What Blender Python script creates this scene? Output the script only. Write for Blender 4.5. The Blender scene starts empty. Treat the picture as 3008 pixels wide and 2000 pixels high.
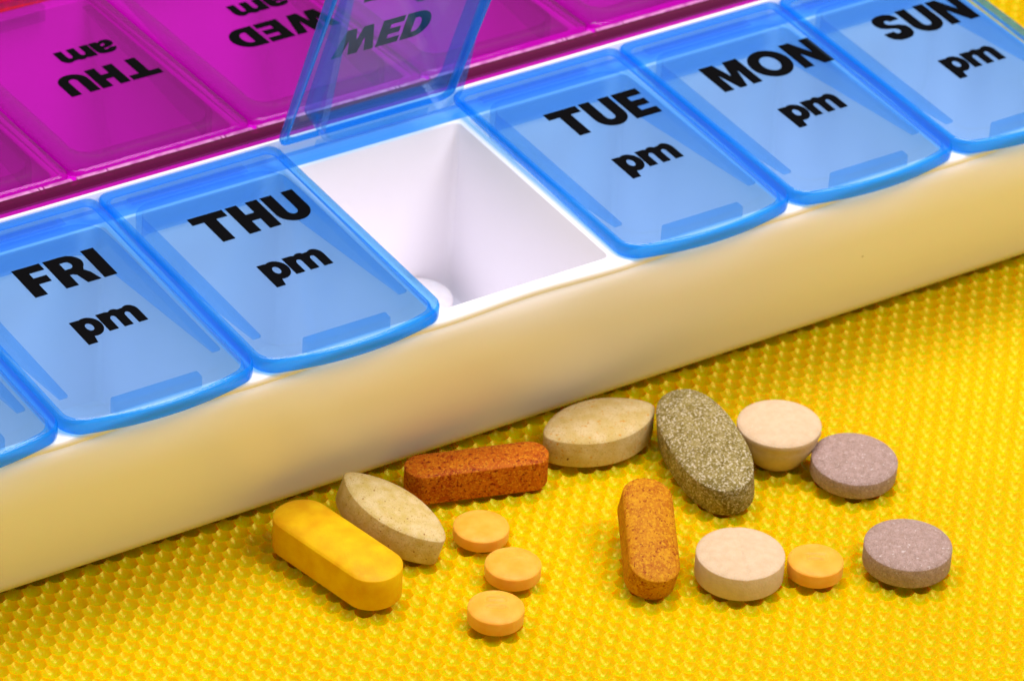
import bpy, bmesh, math, random
import numpy as np
from mathutils import Matrix, Vector

S = 0.001                      # everything below is laid out in millimetres
R = math.radians
scene = bpy.context.scene
col = scene.collection

# ------------------------------------------------------------------ camera
CAM_POS = (-220.369, -411.638, 352.753)
CAM_R = ((0.837737, -0.544066, 0.046788), (0.268602, 0.485148, 0.832156), (0.475448, 0.684560, -0.552564))
cd = bpy.data.cameras.new('camera'); cam = bpy.data.objects.new('camera', cd); col.objects.link(cam)
r_, u_, f_ = (Vector(v).normalized() for v in CAM_R)
m3 = Matrix((r_, u_, -f_)).transposed()
cam.matrix_world = Matrix.Translation(Vector(CAM_POS) * S) @ m3.to_4x4()
cd.sensor_width = 36.0; cd.lens = 13375.27 / 3008 * 36.0
cd.clip_start = 0.02; cd.clip_end = 20.0
cd.dof.use_dof = True; cd.dof.focus_distance = 0.572; cd.dof.aperture_fstop = 60.0
scene.camera = cam

# ------------------------------------------------------------------ light
w = bpy.data.worlds.new('World'); scene.world = w; w.use_nodes = True
bg = w.node_tree.nodes['Background']
bg.inputs[0].default_value = (1.0, 0.93, 0.42, 1); bg.inputs[1].default_value = 0.31

def area(name, loc, target, size, power, color):
    l = bpy.data.lights.new(name, 'AREA'); l.shape = 'RECTANGLE'; l.size, l.size_y = size[0] * S, size[1] * S
    l.energy = power; l.color = color
    o = bpy.data.objects.new(name, l); col.objects.link(o)
    o.location = Vector(loc) * S
    o.rotation_euler = (Vector(target) - Vector(loc)).to_track_quat('-Z', 'Y').to_euler()
    return o
area('softbox_top', (120, 40, 440), (75, -5, 5), (240, 220), 1.72, (1.0, 0.93, 1.0))
area('softbox_front', (225, -215, 390), (75, 0, 10), (180, 180), 1.1, (1.0, 0.92, 1.0))
area('softbox_left', (-130, 60, 420), (65, 0, 10), (180, 180), 0.35, (1.0, 0.92, 1.0))

scene.view_settings.view_transform = 'Standard'; scene.view_settings.look = 'None'
scene.view_settings.exposure = 0.0; scene.view_settings.gamma = 1.0
scene.view_settings.use_curve_mapping = False
cy = scene.cycles
cy.use_denoising = True; cy.max_bounces = 14; cy.diffuse_bounces = 6; cy.glossy_bounces = 4
cy.transmission_bounces = 8; cy.transparent_max_bounces = 40; cy.volume_bounces = 0
cy.sample_clamp_indirect = 6.0; cy.caustics_reflective = False

# ------------------------------------------------------------------ helpers
def mesh_from(name, verts, faces, mats=(), smooth=True, fm=None):
    me = bpy.data.meshes.new(name)
    me.from_pydata([(v[0] * S, v[1] * S, v[2] * S) for v in verts], [], faces)
    for m in mats: me.materials.append(m)
    if smooth: me.polygons.foreach_set('use_smooth', [True] * len(me.polygons))
    if fm: me.polygons.foreach_set('material_index', fm)
    me.validate(); me.update()
    return me

def fix_normals(me):
    bm = bmesh.new(); bm.from_mesh(me); bmesh.ops.remove_doubles(bm, verts=bm.verts, dist=2e-6)
    bmesh.ops.recalc_face_normals(bm, faces=bm.faces)
    bm.to_mesh(me); bm.free(); me.update()

def sharp(me, deg):
    bm = bmesh.new(); bm.from_mesh(me)
    for e in bm.edges:
        e.smooth = not (len(e.link_faces) == 2 and e.calc_face_angle(0) > R(deg))
    bm.to_mesh(me); bm.free()

def link(name, me, parent=None, loc=(0, 0, 0), rot=(0, 0, 0), **props):
    o = bpy.data.objects.new(name, me); col.objects.link(o)
    o.location = Vector(loc) * S; o.rotation_euler = rot
    if parent: o.parent = parent
    for k, v in props.items(): o[k] = v
    return o

def box_mesh(name, x0, x1, y0, y1, z0, z1, mat, bev=0.12):
    bm = bmesh.new(); bmesh.ops.create_cube(bm, size=1)
    for v in bm.verts:
        v.co = Vector(((x0 if v.co.x < 0 else x1) * S, (y0 if v.co.y < 0 else y1) * S, (z0 if v.co.z < 0 else z1) * S))
    if bev: bmesh.ops.bevel(bm, geom=list(bm.edges), offset=bev * S, segments=2, affect='EDGES', profile=0.6)
    me = bpy.data.meshes.new(name); bm.to_mesh(me); bm.free(); me.materials.append(mat)
    me.polygons.foreach_set('use_smooth', [True] * len(me.polygons)); sharp(me, 50)
    return me

# ------------------------------------------------------------------ materials
def newmat(name):
    m = bpy.data.materials.new(name); m.use_nodes = True
    nt = m.node_tree; nt.nodes.clear()
    out = nt.nodes.new('ShaderNodeOutputMaterial')
    return m, nt, out

def N(nt, t, **kw):
    n = nt.nodes.new(t)
    for k, v in kw.items():
        if k.startswith('i_'): n.inputs[k[2:].replace('_', ' ')].default_value = v
        else: setattr(n, k, v)
    return n

def ramp(nt, stops, interp='LINEAR'):
    n = nt.nodes.new('ShaderNodeValToRGB'); cr = n.color_ramp; cr.interpolation = interp
    while len(cr.elements) > 1: cr.elements.remove(cr.elements[-1])
    cr.elements[0].position, cr.elements[0].color = stops[0][0], (*stops[0][1], 1)
    for p, c in stops[1:]:
        e = cr.elements.new(p); e.color = (*c, 1)
    return n

def mixc(nt, fac, a, b):
    n = nt.nodes.new('ShaderNodeMix'); n.data_type = 'RGBA'
    for s, v in ((0, fac), (6, a), (7, b)):
        if hasattr(v, 'node'): nt.links.new(v, n.inputs[s])
        elif isinstance(v, tuple): n.inputs[s].default_value = (*v, 1)
        else: n.inputs[s].default_value = v
    return n.outputs[2]

def clear_plastic(name, tint, haze_col, haze=0.10, rough=0.06):
    """see-through coloured plastic: tinted transmission, gloss by fresnel, some milkiness (more where it is moulded thick)"""
    m, nt, out = newmat(name)
    tr = N(nt, 'ShaderNodeBsdfTransparent'); tr.inputs[0].default_value = (*tint, 1)
    df = N(nt, 'ShaderNodeBsdfDiffuse'); df.inputs[0].default_value = (*haze_col, 1)
    tl = N(nt, 'ShaderNodeBsdfTranslucent'); tl.inputs[0].default_value = (*haze_col, 1)
    hz = N(nt, 'ShaderNodeMixShader'); hz.inputs[0].default_value = 0.5
    nt.links.new(df.outputs[0], hz.inputs[1]); nt.links.new(tl.outputs[0], hz.inputs[2])
    mx = N(nt, 'ShaderNodeMixShader'); mx.inputs[0].default_value = haze
    nt.links.new(tr.outputs[0], mx.inputs[1]); nt.links.new(hz.outputs[0], mx.inputs[2])
    gl = N(nt, 'ShaderNodeBsdfGlossy'); gl.inputs['Roughness'].default_value = rough
    fr = N(nt, 'ShaderNodeFresnel'); fr.inputs[0].default_value = 1.33
    geo = N(nt, 'ShaderNodeNewGeometry')
    inv = N(nt, 'ShaderNodeMath', operation='SUBTRACT'); inv.inputs[0].default_value = 1.0
    nt.links.new(geo.outputs['Backfacing'], inv.inputs[1])
    ff = N(nt, 'ShaderNodeMath', operation='MULTIPLY')
    nt.links.new(fr.outputs[0], ff.inputs[0]); nt.links.new(inv.outputs[0], ff.inputs[1])
    m2 = N(nt, 'ShaderNodeMixShader')
    nt.links.new(ff.outputs[0], m2.inputs[0]); nt.links.new(mx.outputs[0], m2.inputs[1]); nt.links.new(gl.outputs[0], m2.inputs[2])
    tc = N(nt, 'ShaderNodeTexCoord'); no = N(nt, 'ShaderNodeTexNoise'); no.inputs['Scale'].default_value = 160.0; no.inputs['Detail'].default_value = 2
    bp = N(nt, 'ShaderNodeBump'); bp.inputs['Strength'].default_value = 0.12; bp.inputs['Distance'].default_value = 0.0004
    nt.links.new(tc.outputs['Object'], no.inputs['Vector']); nt.links.new(no.outputs[0], bp.inputs['Height']); nt.links.new(bp.outputs[0], gl.inputs['Normal'])
    nt.links.new(m2.outputs[0], out.inputs[0])
    return m

M_BLUE = clear_plastic('blue_clear_plastic', (0.765, 0.895, 0.985), (0.20, 0.52, 1.0), 0.07)
M_BLUE_S = clear_plastic('blue_clear_plastic_rib', (0.70, 0.90, 1.0), (0.004, 0.34, 1.0), 0.13)
M_BLUE_T = clear_plastic('blue_clear_plastic_thick', (0.36, 0.78, 1.0), (0.002, 0.34, 1.0), 0.42)
M_MAG = clear_plastic('magenta_clear_plastic', (0.85, 0.0, 0.825), (0.46, 0.0, 0.42), 0.06)
M_MAG_S = clear_plastic('magenta_clear_plastic_rib', (0.95, 0.3, 0.95), (0.44, 0.0, 0.38), 0.10)
M_MAG_T = clear_plastic('magenta_clear_plastic_thick', (0.88, 0.0, 0.85), (0.50, 0.0, 0.44), 0.22)
M_MAG_D = clear_plastic('magenta_clear_plastic_deep', (0.60, 0.0, 0.42), (0.27, 0.0, 0.14), 0.5)

def principled(name, base, rough=0.4, sss=0.0, rad=(1, 1, 1), sscale=0.001, coat=0.0, spec=0.5):
    m, nt, out = newmat(name)
    b = N(nt, 'ShaderNodeBsdfPrincipled')
    b.inputs['Base Color'].default_value = (*base, 1); b.inputs['Roughness'].default_value = rough
    b.inputs['Subsurface Weight'].default_value = sss; b.inputs['Subsurface Radius'].default_value = rad
    b.inputs['Subsurface Scale'].default_value = sscale; b.inputs['Coat Weight'].default_value = coat
    b.inputs['Specular IOR Level'].default_value = spec; b.inputs['Coat Roughness'].default_value = 0.12
    nt.links.new(b.outputs[0], out.inputs[0])
    return m, nt, b

def add_bump(nt, b, scale, strength, dist, detail=3):
    tc = N(nt, 'ShaderNodeTexCoord'); no = N(nt, 'ShaderNodeTexNoise')
    no.inputs['Scale'].default_value = scale; no.inputs['Detail'].default_value = detail
    bp = N(nt, 'ShaderNodeBump'); bp.inputs['Strength'].default_value = strength; bp.inputs['Distance'].default_value = dist
    nt.links.new(tc.outputs['Object'], no.inputs['Vector']); nt.links.new(no.outputs[0], bp.inputs['Height'])
    nt.links.new(bp.outputs[0], b.inputs['Normal'])

M_WHITE, nt, b = principled('white_moulded_plastic', (0.93, 0.895, 0.94), 0.33, 0.0, (1.2, 1.0, 0.9), 0.0012)
add_bump(nt, b, 900.0, 0.05, 0.0002)
tc = N(nt, 'ShaderNodeTexCoord'); vo = N(nt, 'ShaderNodeTexVoronoi'); vo.inputs['Scale'].default_value = 95
nt.links.new(tc.outputs['Object'], vo.inputs['Vector'])
rp = ramp(nt, [(0.012, (0.45, 0.40, 0.36)), (0.02, (0.93, 0.895, 0.94))]); nt.links.new(vo.outputs['Distance'], rp.inputs[0]); nt.links.new(rp.outputs[0], b.inputs['Base Color'])
M_INK, nt, b = principled('black_printing_ink', (0.002, 0.002, 0.003), 0.7, spec=0.03)
add_bump(nt, b, 2500.0, 0.2, 0.00005)
M_FROST, nt, b = principled('stress_whitened_magenta_plastic', (0.72, 0.33, 0.66), 0.5)
tc = N(nt, 'ShaderNodeTexCoord'); no = N(nt, 'ShaderNodeTexNoise'); no.inputs['Scale'].default_value = 900; no.inputs['Detail'].default_value = 4
rp = ramp(nt, [(0.35, (0.40, 0.05, 0.34)), (0.6, (0.62, 0.26, 0.56))])
nt.links.new(tc.outputs['Object'], no.inputs['Vector']); nt.links.new(no.outputs[0], rp.inputs[0]); nt.links.new(rp.outputs[0], b.inputs['Base Color'])

# dimpled yellow translucent sheet
M_TABLE, nt, b = principled('yellow_translucent_plastic', (0.88, 0.60, 0.0), 0.4, 1.0, (3.2, 0.30, 0.03), 0.001, 0.0, 0.06)
tc = N(nt, 'ShaderNodeTexCoord'); no = N(nt, 'ShaderNodeTexNoise'); no.inputs['Scale'].default_value = 22; no.inputs['Detail'].default_value = 3
nt.links.new(tc.outputs['Object'], no.inputs['Vector'])
rp = ramp(nt, [(0.3, (0.60, 0.425, 0.0)), (0.7, (0.67, 0.50, 0.0))])
nt.links.new(no.outputs[0], rp.inputs[0]); nt.links.new(rp.outputs[0], b.inputs['Base Color'])
add_bump(nt, b, 1500.0, 0.25, 0.0003, 4)
b.inputs['Specular IOR Level'].default_value = 0.5; b.inputs['Specular Tint'].default_value = (1.0, 0.85, 0.1, 1); b.inputs['Roughness'].default_value = 0.25

def tablet_mat(name, base, layers, rough=0.55, sss=0.25, rad=(1, .6, .35), bump=0.25, coat=0.0, mottle=None):
    """layers: (voronoi/noise kind, scale, threshold lo, hi, colour, warp)"""
    m, nt, b = principled(name, base, rough, sss, rad, 0.0007, coat, 0.14)
    tc = N(nt, 'ShaderNodeTexCoord')
    cur = tuple(base)
    if mottle:
        no = N(nt, 'ShaderNodeTexNoise'); no.inputs['Scale'].default_value = mottle[0]; no.inputs['Detail'].default_value = 4
        nt.links.new(tc.outputs['Object'], no.inputs['Vector'])
        rp = ramp(nt, [(0.35, mottle[1]), (0.65, mottle[2])]); nt.links.new(no.outputs[0], rp.inputs[0]); cur = rp.outputs[0]
    for i, (kind, sc, lo, hi, c) in enumerate(layers):
        mp = N(nt, 'ShaderNodeMapping'); mp.inputs['Location'].default_value = (0.37 * i, 0.11 * i + 0.05, 0.23 * i)
        nt.links.new(tc.outputs['Object'], mp.inputs[0])
        if kind == 'n':
            t = N(nt, 'ShaderNodeTexNoise'); t.inputs['Scale'].default_value = sc; t.inputs['Detail'].default_value = 5; t.inputs['Roughness'].default_value = 0.65
            src = t.outputs[0]; stops = [(lo, (0, 0, 0)), (hi, (1, 1, 1))]
        else:
            wn = N(nt, 'ShaderNodeTexNoise'); wn.inputs['Scale'].default_value = sc * 1.6
            ad = N(nt, 'ShaderNodeMixRGB', blend_type='ADD'); ad.inputs[0].default_value = 0.35 / sc
            nt.links.new(mp.outputs[0], wn.inputs['Vector']); nt.links.new(mp.outputs[0], ad.inputs[1]); nt.links.new(wn.outputs['Color'], ad.inputs[2])
            t = N(nt, 'ShaderNodeTexVoronoi'); t.inputs['Scale'].default_value = sc
            nt.links.new(ad.outputs[0], t.inputs['Vector'])
            # only some of the cells hold a speck
            sep = N(nt, 'ShaderNodeSeparateColor'); nt.links.new(t.outputs['Color'], sep.inputs[0])
            gt = N(nt, 'ShaderNodeMath', operation='MULTIPLY_ADD'); gt.inputs[1].default_value = hi; gt.inputs[2].default_value = 0.0
            nt.links.new(sep.outputs[0], gt.inputs[0])
            df = N(nt, 'ShaderNodeMath', operation='SUBTRACT'); nt.links.new(gt.outputs[0], df.inputs[0]); nt.links.new(t.outputs['Distance'], df.inputs[1])
            src = df.outputs[0]; stops = [(max(lo, 0.001), (0, 0, 0)), (min(lo + 0.08, 1), (1, 1, 1))]
        if kind == 'n': nt.links.new(mp.outputs[0], t.inputs['Vector'])
        rp = ramp(nt, stops); nt.links.new(src, rp.inputs[0])
        cur = mixc(nt, rp.outputs[0], cur, c)
    if hasattr(cur, 'node'): nt.links.new(cur, b.inputs['Base Color'])
    no = N(nt, 'ShaderNodeTexNoise'); no.inputs['Scale'].default_value = 3200; no.inputs['Detail'].default_value = 4
    bp = N(nt, 'ShaderNodeBump'); bp.inputs['Strength'].default_value = bump; bp.inputs['Distance'].default_value = 0.0002
    nt.links.new(tc.outputs['Object'], no.inputs['Vector']); nt.links.new(no.outputs[0], bp.inputs['Height']); nt.links.new(bp.outputs[0], b.inputs['Normal'])
    return m

M_P = {
    'yellow': tablet_mat('yellow_coated_tablet', (0.7380, 0.4140, 0.0018), [], 0.5, 0.4, (1, .5, .1), 0.2, 0.0, (330, (0.6840, 0.3420, 0.0009), (0.7740, 0.4680, 0.0027))),
    'tan1': tablet_mat('tan_speckled_tablet', (0.58, 0.44, 0.17), [('n', 5200, .56, .64, (0.42, 0.27, 0.06)), ('n', 2400, .63, .68, (0.32, 0.15, 0.02)), ('v', 1300, .16, .38, (0.22, 0.08, 0.012))], 0.6, 0.2, bump=0.4, mottle=(700, (0.54, 0.40, 0.12), (0.64, 0.50, 0.25))),
    'tan2': tablet_mat('tan_brown_flecked_tablet', (0.60, 0.46, 0.21), [('n', 5200, .56, .64, (0.44, 0.29, 0.07)), ('n', 1500, .60, .66, (0.58, 0.28, 0.03)), ('n', 2600, .64, .68, (0.30, 0.12, 0.015)), ('v', 800, .26, .46, (0.12, 0.03, 0.004))], 0.6, 0.2, bump=0.4, mottle=(500, (0.56, 0.41, 0.14), (0.65, 0.51, 0.27))),
    'red': tablet_mat('rust_red_tablet', (0.44, 0.09, 0.002), [('n', 2000, .50, .62, (0.58, 0.18, 0.004)), ('n', 3600, .55, .61, (0.66, 0.27, 0.01)), ('n', 1900, .56, .61, (0.19, 0.016, 0.001)), ('n', 4200, .60, .65, (0.16, 0.012, 0.001))], 0.6, 0.1, bump=0.45, mottle=(600, (0.38, 0.06, 0.001), (0.52, 0.13, 0.003))),
    'brown': tablet_mat('orange_brown_tablet', (0.4930, 0.1700, 0.0026), [('n', 2200, .48, .60, (0.5950, 0.2805, 0.0043)), ('n', 2100, .58, .63, (0.2550, 0.0425, 0.0008)), ('n', 4200, .60, .65, (0.2210, 0.0340, 0.0008))], 0.6, 0.1, bump=0.4, mottle=(420, (0.4080, 0.1190, 0.0017), (0.5440, 0.2210, 0.0034))),
    'green': tablet_mat('grey_green_mottled_tablet', (0.2040, 0.1530, 0.0298), [('n', 1500, .50, .60, (0.3230, 0.2550, 0.1020)), ('n', 3000, .53, .59, (0.5610, 0.4845, 0.3400)), ('n', 3800, .57, .62, (0.0935, 0.0595, 0.0085)), ('n', 800, .63, .70, (0.1700, 0.1190, 0.0213))], 0.6, 0.1, bump=0.5, mottle=(500, (0.1615, 0.1190, 0.0187), (0.2720, 0.2125, 0.0595))),
    'white': tablet_mat('white_chalky_tablet', (0.6256, 0.4600, 0.2944), [('n', 5200, .64, .70, (0.5336, 0.3680, 0.2208))], 0.65, 0.25, bump=0.4, mottle=(900, (0.5980, 0.4370, 0.2760), (0.6532, 0.4876, 0.3220))),
    'purple': tablet_mat('mauve_grey_tablet', (0.38, 0.27, 0.24), [('n', 6500, .54, .62, (0.20, 0.13, 0.10)), ('n', 2100, .63, .67, (0.64, 0.55, 0.53)), ('n', 4200, .62, .67, (0.56, 0.46, 0.43))], 0.65, 0.1, bump=0.5, mottle=(1400, (0.33, 0.225, 0.19), (0.43, 0.30, 0.27))),
    'white_plain': tablet_mat('plain_white_tablet', (0.80, 0.74, 0.74), [], 0.6, 0.2, bump=0.3, mottle=(900, (0.78, 0.72, 0.72), (0.82, 0.77, 0.77))),
    'orange': tablet_mat('orange_coated_tablet', (0.80, 0.40, 0.05), [], 0.4, 0.8, (1, .5, .2), 0.12, 0.0, (420, (0.77, 0.37, 0.035), (0.83, 0.44, 0.07))),
}

# ------------------------------------------------------------------ table: sheet of hexagonal cups
def make_table():
    p, depth, ang = 2.45, 0.85, R(-12.0)
    x0, x1, y0, y1 = -110.0, 285.0, -150.0, 190.0
    ca, sa = math.cos(ang), math.sin(ang)
    cs = []
    for i in range(-260, 261):
        for j in range(-260, 261):
            lx, ly = p * (i + 0.5 * j), p * j * math.sqrt(3) / 2
            X, Y = lx * ca - ly * sa + 80, lx * sa + ly * ca
            if x0 < X < x1 and y0 < Y < y1: cs.append((X, Y))
    cs = np.array(cs); n = len(cs)
    Rv = p / math.sqrt(3)
    ring = []
    for k in range(12):
        a = k * math.pi / 6 + ang
        d = Rv if k % 2 else p / 2           # corner / edge middle of the hexagon
        ring.append((math.cos(a), math.sin(a), d))
    loc = [(0.0, 0.0, -depth)]
    for fr in (0.36, 0.68, 0.9, 1.0):
        for c, s, d in ring:
            q = d * fr / Rv
            z = -depth * (1 - q * q) if fr < 1 else -depth * (1 - (q * 0.985) ** 2)
            loc.append((c * d * fr, s * d * fr, z))
    loc = np.array(loc); m = len(loc)
    rng = np.random.default_rng(4)
    V = np.zeros((n, m, 3)); V[:, :, :2] = cs[:, None, :] + loc[None, :, :2]
    V[:, :, 2] = loc[None, :, 2]
    V[:, :25, 2] += rng.normal(0, 0.012, (n, 1))
    V = V.reshape(-1, 3)
    tri, quad = [], []
    for k in range(12):
        k2 = (k + 1) % 12
        tri.append((0, 1 + k, 1 + k2))
        for g in range(3):
            a, bb = 1 + 12 * g, 1 + 12 * (g + 1)
            quad.append((a + k, bb + k, bb + k2, a + k2))
    base = (np.arange(n) * m)[:, None, None]
    T = (np.array(tri)[None] + base).reshape(-1, 3); Q = (np.array(quad)[None] + base).reshape(-1, 4)
    # outer flat apron and underside
    k0 = len(V); a0, a1, b0, b1 = -900, 1100, -1000, 1000
    zb = -6.0
    ap = [(a0, b0, zb), (a1, b0, zb), (a1, b1, zb), (a0, b1, zb),
          (x0 - 2, y0 - 2, -.25), (x1 + 2, y0 - 2, -.25), (x1 + 2, y1 + 2, -.25), (x0 - 2, y1 + 2, -.25),
          (a0, b0, -.25), (a1, b0, -.25), (a1, b1, -.25), (a0, b1, -.25)]
    V = np.concatenate([V, np.array(ap)])
    QA = np.array([(3, 2, 1, 0), (8, 9, 5, 4), (9, 10, 6, 5), (10, 11, 7, 6), (11, 8, 4, 7), (0, 1, 9, 8), (1, 2, 10, 9), (2, 3, 11, 10), (3, 0, 8, 11)]) + k0
    Q = np.concatenate([Q, QA])
    me = bpy.data.meshes.new('table_surface')
    me.vertices.add(len(V)); me.vertices.foreach_set('co', (V * S).astype(np.float32).ravel())
    loops = np.concatenate([T.ravel(), Q.ravel()]).astype(np.int32)
    me.loops.add(len(loops)); me.loops.foreach_set('vertex_index', loops)
    st = np.concatenate([np.arange(len(T)) * 3, len(T) * 3 + np.arange(len(Q)) * 4]).astype(np.int32)
    me.polygons.add(len(st)); me.polygons.foreach_set('loop_start', st)
    me.update(calc_edges=True)
    sm = np.ones(len(st), dtype=bool); sm[-9:] = False
    me.polygons.foreach_set('use_smooth', sm)
    me.materials.append(M_TABLE); me.validate()
    link('table_surface', me, kind='structure')
make_table()

# ------------------------------------------------------------------ pill organizer
PITCH, TILT, ZD = 28.0, R(1.6), 30.0
YH = 43.4                                    # hinge line of the blue row
ZH = ZD + YH * math.tan(TILT)                # height of the lids' top plane at the ridge
YM = 49.3                                    # hinge line of the magenta row
LB, LM = 43.9, 48.2                          # lid lengths
KS = range(-1, 6)
BX0, BX1 = -29.9, 166.15
cx = lambda k: k * PITCH + 12.6
zb_ = lambda y: ZH - (YH - y) * math.tan(TILT)      # lid top plane, blue side
zm_ = lambda y: ZH - (y - YM) * math.tan(TILT)      # lid top plane, magenta side
org = bpy.data.objects.new('pill_organizer', None); col.objects.link(org)
org.location = (cx(2) * S, 46.0 * S, 0)
org['label'] = 'white two-row weekly pill organizer with blue pm lids and magenta am lids'
org['category'] = 'pill organizer'
OFF = Vector((cx(2), 46.0, 0))

def rrect(x0, x1, y0, y1, r, n=6):
    pts = []
    for cxx, cyy, a0 in ((x1 - r, y0 + r, -90), (x1 - r, y1 - r, 0), (x0 + r, y1 - r, 90), (x0 + r, y0 + r, 180)):
        for i in range(n + 1):
            a = R(a0 + 90 * i / n); pts.append((cxx + r * math.cos(a), cyy + r * math.sin(a)))
    return pts

def make_body():
    V, F = [], []
    def add(p): V.append(p); return len(V) - 1
    dz = 2.36
    nx = []
    x = BX0
    while x < BX1 - 0.01: nx.append(x); x += 1.0
    nx.append(BX1)
    # deck cells with pockets
    for row in (0, 1):
        for k in KS:
            c = cx(k)
            X0 = BX0 if k == KS[0] else c - 14.0; X1 = BX1 if k == KS[-1] else c + 14.0
            if row == 0: Y0, Y1, P0, P1, zf = 1.3, 39.9, 1.8, 39.5, (lambda y: zb_(y) - dz)
            else: Y0, Y1, P0, P1, zf = 49.6, 98.0, 53.4, 96.0, (lambda y: zm_(y) - dz)
            hw = 13.2
            inner = rrect(c - hw, c + hw, P0, P1, 0.9)
            n = len(inner)
            # outer loop: inner points pushed to the cell's rectangle
            outer = []
            for (px, py) in inner:
                q = [px, py]
                tx = (px - c) / hw; ty = (py - (P0 + P1) / 2) / ((P1 - P0) / 2)
                if abs(tx) > 0.86: q[0] = X1 if tx > 0 else X0
                if abs(ty) > 0.93: q[1] = Y1 if ty > 0 else Y0
                outer.append(q)
            lo = [add((a, b2, zf(b2))) for a, b2 in outer]
            rings = [lo]
            H = zf((P0 + P1) / 2)
            prof = [(0.0, 0.0), (0.12, 0.03), (0.32, 0.14), (0.42, 0.40)]
            for ins, dp in prof:
                lp = rrect(c - hw + ins - 0.35, c + hw - ins + 0.35, P0 + ins - 0.35, P1 - ins + 0.35, 0.9)
                rings.append([add((a, b2, zf(b2) - dp)) for a, b2 in lp])
            for t, ins, r in ((0.30, 0.25, 0.9), (0.60, 0.55, 0.95), (0.88, 0.85, 1.0), (0.95, 1.0, 1.0), (0.985, 1.3, 1.2), (1.0, 2.0, 1.5)):
                sl = 10.5 * t
                lp = rrect(c - hw + ins + .07, c + hw - ins - .07, P0 + ins + .07 + (sl if row == 0 else 0), P1 - ins - .07 - (sl if row == 1 else 0), r)
                rings.append([add((a, b2, (zf(b2) - 0.4) * (1 - t) + 1.6 * t)) for a, b2 in lp])
            for A, B in zip(rings[:-1], rings[1:]):
                for i in range(n):
                    j = (i + 1) % n; F.append((A[i], A[j], B[j], B[i]))
            F.append(tuple(rings[-1]))
    # long profile: front outside, underneath, back outside
    def wave(x):
        return 0.28 * math.cos((x - 12.6) / PITCH * 2 * math.pi)
    def prof_out(x):
        wv = wave(x)
        zr = zb_(1.3) - dz
        P = [(1.3, zr), (0.75 + wv * .3, zr - 0.02), (0.25 + wv, zr - 0.06), (-0.10 + wv, zr - 0.2), (-0.28 + wv, zr - 0.50), (-0.33 + wv, zr - 0.95),
             (-0.20 + wv, zr - 1.25), (-0.33 + wv, zr - 1.5), (-0.55 + wv * .85, zr - 2.1), (-0.62 + wv * .5, zr - 3.4), (-0.5 + wv * .15, zr - 5.2), (-0.1, zr - 7.6)]
        c, r = (10.04, 5.05), 5.0
        a0 = math.atan2(-.29, -.957)
        s = (c[0] + r * math.cos(a0), c[1] + r * math.sin(a0)); e = P[-1]
        for i in range(1, 7):
            t = i / 7; P.append((e[0] + (s[0] - e[0]) * t - 0.25 * math.sin(math.pi * t), e[1] + (s[1] - e[1]) * t))
        a1 = -math.pi / 2
        a0 -= 0 if a0 < 0 else 2 * math.pi
        for i in range(0, 11):
            a = a0 + (a1 - a0) * i / 10; P.append((c[0] + r * math.cos(a), c[1] + r * math.sin(a)))
        yb = 98.0; zt = zm_(yb) - dz
        P += [(46, .05), (83, .05)]
        cb = (85.5, 5.05)
        for i in range(0, 9):
            a = -math.pi / 2 + R(74) * i / 8; P.append((cb[0] + 5 * math.cos(a), cb[1] + 5 * math.sin(a)))
        P += [(98.4, zt - 3), (98.6, zt - 1.0), (98.4, zt - 0.2), (98.0, zt)]
        return P
    prev = None
    for x in nx:
        cur = [add((x, y, z)) for y, z in prof_out(x)]
        if prev:
            for i in range(len(cur) - 1): F.append((prev[i], cur[i], cur[i + 1], prev[i + 1]))
        else: first = cur
        prev = cur
    last = prev
    # ridge between the rows
    zc = ZH
    mid = [(39.9, zb_(39.9) - dz), (39.9, zb_(39.9) - 3.3), (43.62, zc - 3.25), (43.62, zc - .35), (43.70, zc - .22), (44.08, zc - .22), (44.15, zc - .32), (44.15, zc - .70), (45.62, zc - .70),
           (45.64, zc - 7), (48.32, zc - 7), (48.34, zc - 1.3), (49.0, zc - 1.4), (49.1, zm_(49.1) - dz), (49.6, zm_(49.6) - dz)]
    a = [add((BX0, y, z)) for y, z in mid]; b2 = [add((BX1, y, z)) for y, z in mid]
    for i in range(len(mid) - 1): F.append((a[i], b2[i], b2[i + 1], a[i + 1]))
    # end walls
    F.append(tuple(first[::-1] + a)); F.append(tuple(last + b2[::-1]))
    me = mesh_from('body', [Vector(v) - OFF for v in V], F, [M_WHITE])
    fix_normals(me); sharp(me, 38)
    return me
link('body', make_body(), org)

# blue and magenta rails the lids hang on
def rail(name, y0, y1, z0, z1, mat, x0=BX0 + .3, x1=BX1 - .3, bev=0.2):
    me = box_mesh(name, x0 - OFF.x, x1 - OFF.x, y0 - OFF.y, y1 - OFF.y, z0, z1, mat, bev)
    return link(name, me, org)
rail('hinge_rail', 40.05, 43.55, ZH - 3.2, ZH - 2.45, M_BLUE_S)
rail('hinge_rail', 44.18, 45.60, ZH - 0.66, ZH - 0.30, M_MAG_T, bev=.08)
rail('hinge_rail', 45.68, 48.30, ZH - 6.9, ZH - 0.45, M_MAG_D)

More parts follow.
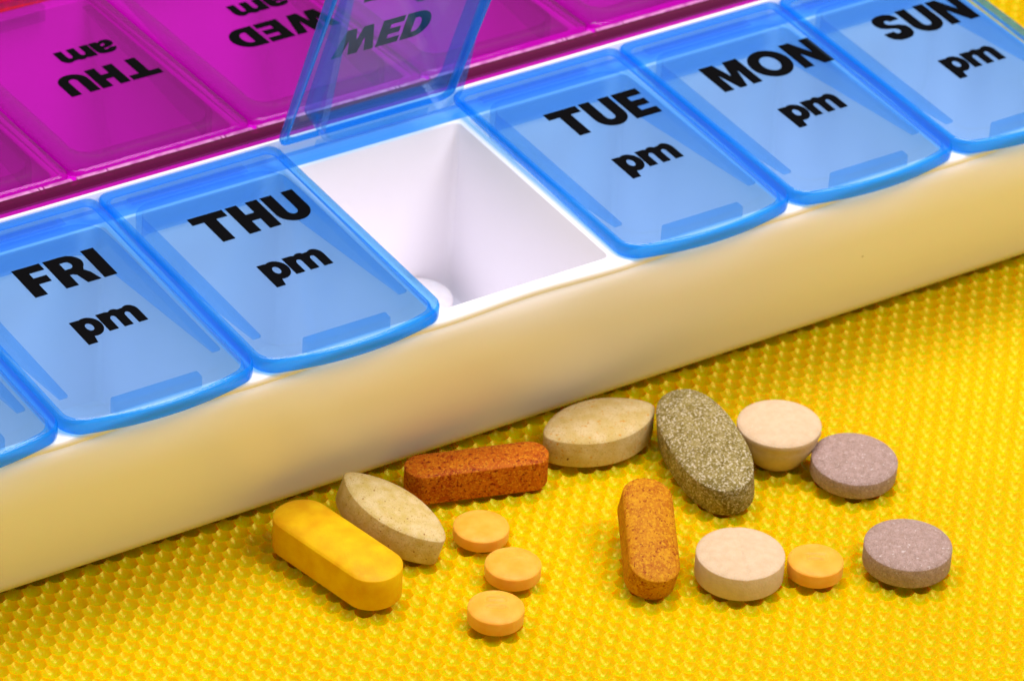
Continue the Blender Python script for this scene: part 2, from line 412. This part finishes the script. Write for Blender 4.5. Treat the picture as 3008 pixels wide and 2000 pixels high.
# --------------------------------------------------------------- lids
HWL = 13.92
def lid_loop(ins, L, rb, rf, bulge, n=7):
    """outline of a lid in its own frame: hinge edge on y=0, free edge near y=-L"""
    hw = HWL - ins; yb, yf = -ins, -(L - ins)
    rb = max(rb, .3); rf = max(rf, .3); pts = []
    for i in range(n + 1):
        a = R(90 - 90 * i / n); pts.append((hw - rb + rb * math.cos(a), yb - rb + rb * math.sin(a)))
    for i in range(n + 1):
        a = R(-90 * i / n); pts.append([hw - rf + rf * math.cos(a), yf + rf + rf * math.sin(a)])
    m = 12
    for i in range(1, m):
        t = i / m; pts.append([(hw - rf) * (1 - 2 * t), yf])
    for i in range(n + 1):
        a = R(-90 - 90 * i / n); pts.append([-hw + rf + rf * math.cos(a), yf + rf + rf * math.sin(a)])
    for i in range(n + 1):
        a = R(180 - 90 * i / n); pts.append([-hw + rb + rb * math.cos(a), yb - rb + rb * math.sin(a)])
    out = []
    for p in pts:
        x, y = p
        if y < -L * 0.5:
            wgt = min(1, max(0, (-y - (L - ins - 6)) / 6.0))
            y -= bulge * (1 - (x / hw) ** 2) * wgt
        out.append((x, y))
    return out

def make_plate(L, mats, name):
    V, F, FM = [], [], []
    spec = [(3.1, -0.16, 3.6, 1.6), (2.75, -0.155, 3.6, 1.7), (2.5, -0.06, 3.4, 1.8), (2.2, -0.01, 3.0, 1.9), (1.4, 0.0, 2.0, 2.0), (0.62, -0.02, 1.5, 2.1), (0.28, -0.12, 1.5, 2.2), (0.07, -0.34, 1.6, 2.3), (0.0, -0.62, 1.6, 2.3),
            (0.0, -1.7, 1.6, 2.3), (0.06, -2.05, 1.6, 2.3), (0.25, -2.27, 1.5, 2.2), (0.45, -2.30, 1.4, 2.1), (0.75, -2.15, 1.3, 2.0), (0.86, -1.6, 1.3, 2.0), (0.95, -0.92, 1.3, 1.9), (1.25, -0.74, 1.3, 1.9), (2.6, -.70, 2.6, 1.7), (3.2, -.70, 3.4, 1.5)]
    rings = []
    for ins, z, rb, rf in spec:
        lp = lid_loop(ins, L, rb, rf, 2.1)
        rings.append([len(V) + i for i in range(len(lp))])
        for x, y in lp:      # the lip is shallow along the hinge and deep round the free edge
            q = min(1.0, max(0.0, (-y - 0.4) / 5.0)); V.append((x, y, z if z > -0.75 else -0.75 + (z + 0.75) * (0.15 + 0.85 * q)))
    n = len(rings[0])
    for ri, (A, B) in enumerate(zip(rings[:-1], rings[1:])):
        for i in range(n): F.append((A[i], A[(i + 1) % n], B[(i + 1) % n], B[i])); FM.append(1 if 6 <= ri <= 15 else 0)
    F.append(tuple(rings[0])); F.append(tuple(rings[-1][::-1])); FM += [0, 0]
    me = mesh_from(name, V, F, mats, fm=FM); fix_normals(me); return me

def make_skirt(L, mat, name):
    hw, yb, r, t = 11.0, -4.6, 3.2, 1.4
    path = []
    for i in range(13): path.append((hw, -(L - 6) + (L - 6 - (-yb) - r) * i / 12))
    for i in range(1, 9):
        a = R(90 * i / 8); path.append((hw - r + r * math.cos(a), yb - r + r * math.sin(a)))
    path = path + [(-x, y) for x, y in path[::-1]]
    V, F = [], []
    for i, (x, y) in enumerate(path):
        a = Vector(path[max(i - 1, 0)]); b2 = Vector(path[min(i + 1, len(path) - 1)]); d = (b2 - a).normalized(); nn = Vector((d.y, -d.x))
        t = 0.75 + 0.55 * min(1, max(0, (yb - y) / 6))
        h = 0.35 + 4.2 * max(0, min(1, (y + L - 6) / (L - 12)))
        ox, oy = x + nn.x * t / 2, y + nn.y * t / 2; ix, iy = x - nn.x * t / 2, y - nn.y * t / 2
        V += [(ox, oy, -0.73), (ox - nn.x * .1, oy - nn.y * .1, -0.73 - h), (ix + nn.x * .1, iy + nn.y * .1, -0.73 - h), (ix, iy, -0.73)]
    n = len(path)
    for i in range(n - 1):
        a, b2 = 4 * i, 4 * i + 4
        for q in range(4): F.append((a + q, b2 + q, b2 + (q + 1) % 4, a + (q + 1) % 4))
    F.append((0, 1, 2, 3)); F.append(tuple(4 * (n - 1) + q for q in (3, 2, 1, 0)))
    me = mesh_from(name, V, F, [mat]); fix_normals(me); sharp(me, 40); return me

# --------------------------------------------------------------- lettering, drawn as outlines
def arc(cx_, cy_, rx, ry, a0, a1, n=14):
    return [(cx_ + rx * math.cos(R(a0 + (a1 - a0) * i / n)), cy_ + ry * math.sin(R(a0 + (a1 - a0) * i / n))) for i in range(n + 1)]
s_ = 0.255
G = {}
G['I'] = (0.28, [[(0, 0), (.28, 0), (.28, 1), (0, 1)]])
G['T'] = (0.80, [[(.26, 0), (.54, 0), (.54, .76), (.80, .76), (.80, 1), (0, 1), (0, .76), (.26, .76)]])
G['H'] = (0.74, [[(0, 0), (.27, 0), (.27, .38), (.47, .38), (.47, 0), (.74, 0), (.74, 1), (.47, 1), (.47, .62), (.27, .62), (.27, 1), (0, 1)]])
G['U'] = (0.76, [[(0, 1)] + arc(.38, .36, .38, .38, 180, 360, 22) + [(.76, 1), (.49, 1)] + arc(.38, .36, .11, .14, 0, -180, 14) + [(.27, 1)]])
G['F'] = (0.60, [[(0, 0), (.27, 0), (.27, .37), (.55, .37), (.55, .59), (.27, .59), (.27, .77), (.60, .77), (.60, 1), (0, 1)]])
G['E'] = (0.64, [[(0, 0), (.64, 0), (.64, .23), (.27, .23), (.27, .39), (.59, .39), (.59, .61), (.27, .61), (.27, .77), (.63, .77), (.63, 1), (0, 1)]])
G['R'] = (0.76, [[(0, 0), (.27, 0), (.27, .37), (.33, .37), (.40, .32), (.47, .0), (.76, .0), (.68, .30), (.60, .42)] + arc(.40, .70, .31, .30, -42, 90, 14) + [(0, 1)],
                 [(.27, .56), (.38, .56)] + arc(.38, .68, .09, .12, -90, 90, 8) + [(.27, .80)]])
G['D'] = (0.78, [[(0, 0), (.34, 0)] + arc(.34, .5, .44, .5, -90, 90, 24) + [(0, 1)], [(.27, .23), (.34, .23)] + arc(.34, .5, .16, .27, -90, 90, 16) + [(.27, .77)]])
G['O'] = (0.98, [arc(.49, .5, .49, .52, 0, 355, 44), arc(.49, .5, .21, .28, 0, 355, 36)])
G['N'] = (0.78, [[(0, 0), (.25, 0), (.25, .54), (.52, 0), (.78, 0), (.78, 1), (.53, 1), (.53, .47), (.27, 1), (0, 1)]])
G['M'] = (0.98, [[(0, 0), (.24, 0), (.24, .60), (.40, 0), (.58, 0), (.74, .60), (.74, 0), (.98, 0), (.98, 1), (.62, 1), (.49, .46), (.36, 1), (0, 1)]])
G['W'] = (1.20, [[(.22, 0), (.50, 0), (.60, .50), (.70, 0), (.98, 0), (1.20, 1), (.93, 1), (.83, .42), (.73, 1), (.47, 1), (.37, .42), (.27, 1), (0, 1)]])
G['A'] = (0.86, [[(0, 0), (.28, 0), (.33, .18), (.53, .18), (.58, 0), (.86, 0), (.58, 1), (.28, 1)], [(.38, .38), (.48, .38), (.43, .66)]])
def s_glyph():
    up = [(.68, .72), (.67, .83), (.60, .95), (.46, 1.02), (.30, 1.02), (.14, .97), (.05, .86), (.03, .72), (.07, .58), (.18, .50), (.34, .44), (.42, .39), (.43, .31), (.38, .25), (.33, .24), (.28, .27), (.26, .35)]
    dn = [(.0, .34), (.01, .20), (.08, .07), (.22, -.01), (.38, -.02), (.55, .02), (.66, .13), (.70, .29), (.67, .44), (.57, .53), (.42, .58), (.32, .63), (.29, .70), (.32, .77), (.37, .78), (.42, .76), (.43, .71)]
    return [up + dn]
G['S'] = (0.70, s_glyph())
G['p'] = (0.68, [[(0, -.22), (.25, -.22), (.25, .02)] + arc(.38, .29, .31, .31, -115, 118, 26) + [(.235, .58), (0, .58)], arc(.365, .29, .095, .125, 0, 350, 20)])
G['m'] = (1.04, [[(0, 0), (.25, 0), (.25, .34)] + arc(.335, .34, .07, .08, 180, 0, 8)[1:] + [(.405, 0), (.645, 0), (.645, .34)] + arc(.72, .34, .07, .08, 180, 0, 8)[1:] + [(.79, 0), (1.04, 0), (1.04, .38)]
                 + arc(.83, .38, .21, .23, 0, 125, 12)[1:] + arc(.45, .41, .19, .20, 48, 130, 8) + [(.245, .585), (0, .585)]])
G['a'] = (0.66, [[(.66, 0), (.41, 0), (.40, .06), (.30, -.01), (.17, -.02), (.06, .03), (.0, .14), (.03, .26), (.13, .33), (.26, .355), (.39, .37), (.375, .42), (.31, .44), (.26, .42), (.24, .38), (.02, .395), (.06, .50), (.16, .58), (.32, .61), (.48, .60), (.59, .55), (.64, .46), (.65, .38)],
                 [(.39, .255), (.30, .235), (.245, .195), (.25, .14), (.31, .13), (.37, .17)]])

def text_mesh(name, word, cap, mat, track=0.05, stretch=1.0):
    cu = bpy.data.curves.new(name, 'CURVE'); cu.dimensions = '2D'; cu.fill_mode = 'BOTH'; cu.extrude = 0.02 * S
    x = 0.0
    tot = sum(G[c][0] for c in word) + track * (len(word) - 1)
    for c in word:
        wd, loops = G[c]
        for lp in loops:
            sp = cu.splines.new('POLY'); sp.points.add(len(lp) - 1); sp.use_cyclic_u = True
            for pt, (a, b2) in zip(sp.points, lp): pt.co = ((x + a - tot / 2) * cap * stretch * S, b2 * cap * S, 0, 1)
        x += wd + track
    ob = bpy.data.objects.new('tmp', cu); col.objects.link(ob)
    dg = bpy.context.evaluated_depsgraph_get(); dg.update()
    me = bpy.data.meshes.new_from_object(ob.evaluated_get(dg)); me.name = name
    bpy.data.objects.remove(ob); bpy.data.curves.remove(cu)
    me.materials.clear(); me.materials.append(mat)
    return me

DAYS = {-1: 'SAT', 0: 'FRI', 1: 'THU', 2: 'WED', 3: 'TUE', 4: 'MON', 5: 'SUN'}
SHIFT = {-1: 2.0, 0: 1.8, 1: 2.0, 2: -1.7, 3: 2.2, 4: 2.2, 5: 2.1}
pl = {'b': make_plate(LB, [M_BLUE, M_BLUE_T], 'lid'), 'm': make_plate(LM, [M_MAG, M_MAG_T], 'lid')}
sk = {'b': make_skirt(LB, M_BLUE_S, 'skirt'), 'm': make_skirt(LM, M_MAG_S, 'skirt')}
lt = {'b': box_mesh('latch_tab', -5.9, 6.6, -LB + 1.7, -LB + 3.2, -3.3, -0.73, M_BLUE_S, .2), 'm': box_mesh('latch_tab', -5.9, 6.6, -LM + 1.7, -LM + 3.2, -3.3, -0.73, M_MAG_S, .2)}
hs = {'b': box_mesh('hinge_strap', -9.0, 9.0, -1.6, 0.1, -2.44, -2.32, M_BLUE, 0.03)}
fr = [box_mesh('hinge_strap', x0, x1, 0.12, 0.85, -1.0, -.62, M_FROST, 0.12) for x0, x1 in ((-13.6, -9.4), (-9.2, -8.7), (-8.55, 8.9), (9.1, 13.6))]
ap_m = {'pm': text_mesh('lettering', 'pm', 6.75, M_INK, 0.03, 0.80), 'am': text_mesh('lettering', 'am', 5.9, M_INK, 0.03, 0.88)}
for k in KS:
    day = DAYS[k]
    # front, blue
    loc = Vector((cx(k), YH, ZH)) - OFF
    opened = k == 2
    rot = (R(-68.0) if opened else TILT, 0, 0)
    if opened: loc += Vector((0, 0.1, -0.3))
    li = link('lid', pl['b'], org, loc, rot, label=('open ' if opened else 'closed ') + 'clear blue lid printed %s pm' % day)
    link('skirt', sk['b'], li); link('latch_tab', lt['b'], li)
    link('hinge_strap', hs['b'], li)
    if opened:
        t1 = text_mesh('lettering', day, 5.5, M_INK, 0.06, 1.0); y1, y2, x2 = -21.7, -31.0, -2.2
    else:
        t1 = text_mesh('lettering', day, 6.75, M_INK, 0.07, 0.98 if day != 'FRI' else 1.0); y1, y2, x2 = -17.8, -28.75, 1.4 + random.Random(k).uniform(-.2, .2)
    link('lettering', t1, li, (SHIFT[k], y1, -0.13)); link('lettering', ap_m['pm'], li, (x2, y2, -0.13))
    # rear, magenta
    loc = Vector((cx(k), YM, ZH)) - OFF
    li = link('lid', pl['m'], org, loc, (TILT, 0, math.pi), label='closed clear magenta lid printed %s am' % day)
    link('skirt', sk['m'], li); link('latch_tab', lt['m'], li)
    for f2 in fr: link('hinge_strap', f2, li)
    t1 = text_mesh('lettering', day, 5.7, M_INK, 0.07, 1.04)
    link('lettering', t1, li, (-3.2, -24.3, -0.13)); link('lettering', ap_m['am'], li, (-4.0, -30.9, -0.13))

# ------------------------------------------------------------------ tablets
def outline(kind, a, b, n=96):
    t = np.arange(n) / n * 2 * np.pi
    if kind == 'round': return np.stack([a * np.cos(t), a * np.sin(t)], -1)
    if kind == 'oval':
        e = 2 / 2.35; c, s = np.cos(t), np.sin(t)
        return np.stack([a * np.sign(c) * abs(c) ** e, b * np.sign(s) * abs(s) ** e], -1)
    if kind == 'stadium':
        e = 0.9 * b; L = a - e; k = np.linspace(-np.pi / 2, np.pi / 2, n // 2)
        r = np.stack([L + e * np.cos(k), b * np.sin(k)], -1); P = np.concatenate([r, -r])
    else:
        Rr = (a * a + b * b) / (2 * b); k = np.linspace(-1, 1, n // 2 + 1)[:-1]
        x = a * k; y = np.sqrt(np.maximum(Rr * Rr - x * x, 0)) - (Rr - b)
        up = np.stack([-x, y], -1); P = np.concatenate([up, -up])
        for _ in range(6): P = (np.roll(P, 1, 0) + 2 * P + np.roll(P, -1, 0)) / 4
    # even spacing along the outline
    Q = np.concatenate([P, P[:1]]); d = np.concatenate([[0], np.cumsum(np.linalg.norm(np.diff(Q, axis=0), axis=1))])
    tt = np.linspace(0, d[-1], n + 1)[:-1]
    return np.stack([np.interp(tt, d, Q[:, 0]), np.interp(tt, d, Q[:, 1])], -1)

def tablet(name, label, category, mat, kind, x, y, a, h, c, b=None, ang=0.0, tx=0.0, ty=0.0, low=None, groove=None, group=None, z0=0.0, wob=0.02, seed=1):
    b = b or a; o = outline(kind, a, b); n = len(o)
    top = h + c if low is None else h + 0.8
    prof = []
    if low is None:
        for s in (.15, .35, .55, .75, .9, .97): prof.append((s, c * (1 - math.sqrt(max(0, 1 - .92 * s * s))) / (1 - math.sqrt(.08))))
        prof += [(.992, c - .02), (1.0, c + .10), (1.0, c + .5 * h), (1.0, top - .10)]
    else:
        prof += [(.2, .0), (low, .12), (low + .06, .35), (low + .14, h * .22), (low + .30, h * .52), (.95, h * .80), (.97, h - .15), (1.0, h + .1), (1.0, top - .1)]
    prof += [(.994, top - .015), (.975, top + .03)]
    for s in (.95, .92, .88, .84, .79, .74, .69, .64, .59, .54, .49, .44, .39, .34, .29, .24, .19, .14, .09, .04):
        prof.append((s, top + c * (1 - (1 - math.sqrt(max(0, 1 - .92 * s * s))) / (1 - math.sqrt(.08)))))
    rng = np.random.default_rng(seed)
    V = []
    for s, z in prof:
        V.append(np.concatenate([o * s, np.full((n, 1), z)], 1))
    V = np.array(V)
    if wob:
        ph = rng.uniform(0, 6.28, 6); th = np.linspace(0, 2 * np.pi, n, endpoint=False)
        wv = sum(np.sin((q + 2) * th + ph[q]) / (q + 2) for q in range(6))
        V[:, :, :2] *= (1 + wob * 0.12 * wv)[None, :, None]
    if groove:
        for ri in range(len(prof)):
            if prof[ri][1] > top - 0.2: V[ri, :, 2] -= groove(V[ri, :, 0], V[ri, :, 1])
    nr = len(prof); V = V.reshape(-1, 3)
    V = np.concatenate([V, [[0, 0, 0.0]], [[0, 0, prof[-1][1] + .002]]])
    F = []
    for i in range(nr - 1):
        for j in range(n):
            j2 = (j + 1) % n; F.append((i * n + j, i * n + j2, (i + 1) * n + j2, (i + 1) * n + j))
    for j in range(n):
        j2 = (j + 1) % n; F.append((nr * n, j2, j)); F.append((nr * n + 1, (nr - 1) * n + j, (nr - 1) * n + j2))
    Rm = Matrix.Rotation(R(tx), 3, 'X') @ Matrix.Rotation(R(ty), 3, 'Y') @ Matrix.Rotation(R(ang), 3, 'Z')
    zmin = (V @ np.array(Rm).T)[:, 2].min()
    me = mesh_from(name, V.tolist(), F, [mat])
    o2 = link(name, me, None, (x, y, z0 - zmin - 0.02), Rm.to_euler(), label=label, category=category)
    if group: o2['group'] = group
    return o2

def sdf_loop(cx_, cy_, hx, hy, rr, wd, dp, rot):
    wd, dp = wd * 1.15, dp * 1.5
    ca, sa = math.cos(R(rot)), math.sin(R(rot))
    def g(X, Y):
        u = (X * ca + Y * sa) - cx_; v = (-X * sa + Y * ca) - cy_
        qx = np.abs(u) - hx + rr; qy = np.abs(v) - hy + rr
        d = np.minimum(np.maximum(qx, qy), 0) + np.hypot(np.maximum(qx, 0), np.maximum(qy, 0)) - rr
        return dp * np.exp(-(d / wd) ** 2)
    return g
def line_groove(rot, wd, dp):
    ca, sa = math.cos(R(rot)), math.sin(R(rot))
    return lambda X, Y: dp * np.exp(-((-X * sa + Y * ca) / wd) ** 2)
def two(*gs): return lambda X, Y: sum(g(X, Y) for g in gs)

tablet('caplet', 'smooth opaque yellow caplet lying against the tan almond tablet', 'caplet', M_P['yellow'], 'stadium', 33.26, -9.59, 10.53, 4.6, 1.0, 3.86, 280.8, seed=3)
tablet('tablet', 'tan almond-shaped tablet leaning beside the yellow caplet', 'tablet', M_P['tan1'], 'almond', 42.4, -6.37, 8.75, 3.88, 0.9, 4.5, 291.9, 8.8, 13.1, seed=4)
tablet('caplet', 'rust-red speckled caplet lying along the organizer base', 'caplet', M_P['red'], 'stadium', 59.36, -2.24, 9.9, 4.3, 0.5, 2.7, 343.1, seed=5)
tablet('tablet', 'tan almond-shaped tablet with brown flecks touching the organizer', 'tablet', M_P['tan2'], 'almond', 78.84, -2.53, 9.0, 3.8, 0.9, 5.0, 357.0, seed=6)
tablet('tablet', 'big grey-green mottled oval tablet beside the flecked tan one', 'tablet', M_P['green'], 'oval', 88.66, -14.09, 10.9, 4.4, 1.0, 4.95, 258.1, 2.65, -8.9, seed=7)
tablet('tablet', 'plain cream-white round tablet behind the grey-green oval', 'tablet', M_P['white'], 'round', 98.9, -16.2, 5.71, 4.94, 0.9, low=.56, seed=8)
tablet('tablet', 'mauve round tablet with white flecks touching the plain white one', 'tablet', M_P['purple'], 'round', 105.2, -24.97, 5.85, 2.3, 0.9, tx=2.5, seed=9)
tablet('tablet', 'white round tablet scored across its top, beside a small orange one', 'tablet', M_P['white'], 'round', 78.55, -35.98, 5.83, 3.35, 0.7, groove=line_groove(63, .25, .09), seed=10)
tablet('tablet', 'small orange round tablet stamped with a loop, touching the scored white one', 'tablet', M_P['orange'], 'round', 87.64, -40.36, 3.66, 1.86, 0.6, groove=sdf_loop(0, .1, 1.25, .55, .3, .17, .13, -33), seed=11)
tablet('tablet', 'mauve round tablet lying alone on the yellow mat', 'tablet', M_P['purple'], 'round', 99.26, -44.82, 5.81, 2.77, 0.9, seed=12)
tablet('tablet', 'small orange round tablet between rust-red caplet and another orange tablet', 'tablet', M_P['orange'], 'round', 53.84, -12.15, 3.7, 1.53, 0.55, seed=13)
tablet('tablet', 'small orange round tablet, middle one of the three in a row', 'tablet', M_P['orange'], 'round', 52.82, -21.39, 3.69, 1.69, 0.6, groove=sdf_loop(.3, .9, 1.2, .4, .3, .16, .05, -33), seed=14)
tablet('tablet', 'small orange round tablet stamped with two marks, farthest from the organizer', 'tablet', M_P['orange'], 'round', 45.7, -28.33, 3.66, 1.84, 0.6, groove=two(sdf_loop(0, 1.2, 1.25, .5, .3, .16, .13, -33), sdf_loop(0, -.6, 1.15, .25, .2, .14, .09, -33)), seed=15)
tablet('caplet', 'orange-brown speckled caplet standing clear between orange and white tablets', 'caplet', M_P['brown'], 'stadium', 69.9, -26.7, 8.7, 3.72, 0.9, 3.35, 242.5, 16.3, -1.7, seed=16)
tablet('tablet', 'white round tablet inside the open WED compartment', 'tablet', M_P['white_plain'], 'round', 72.4, 34.0, 5.2, 3.2, 0.8, z0=1.65, seed=17)
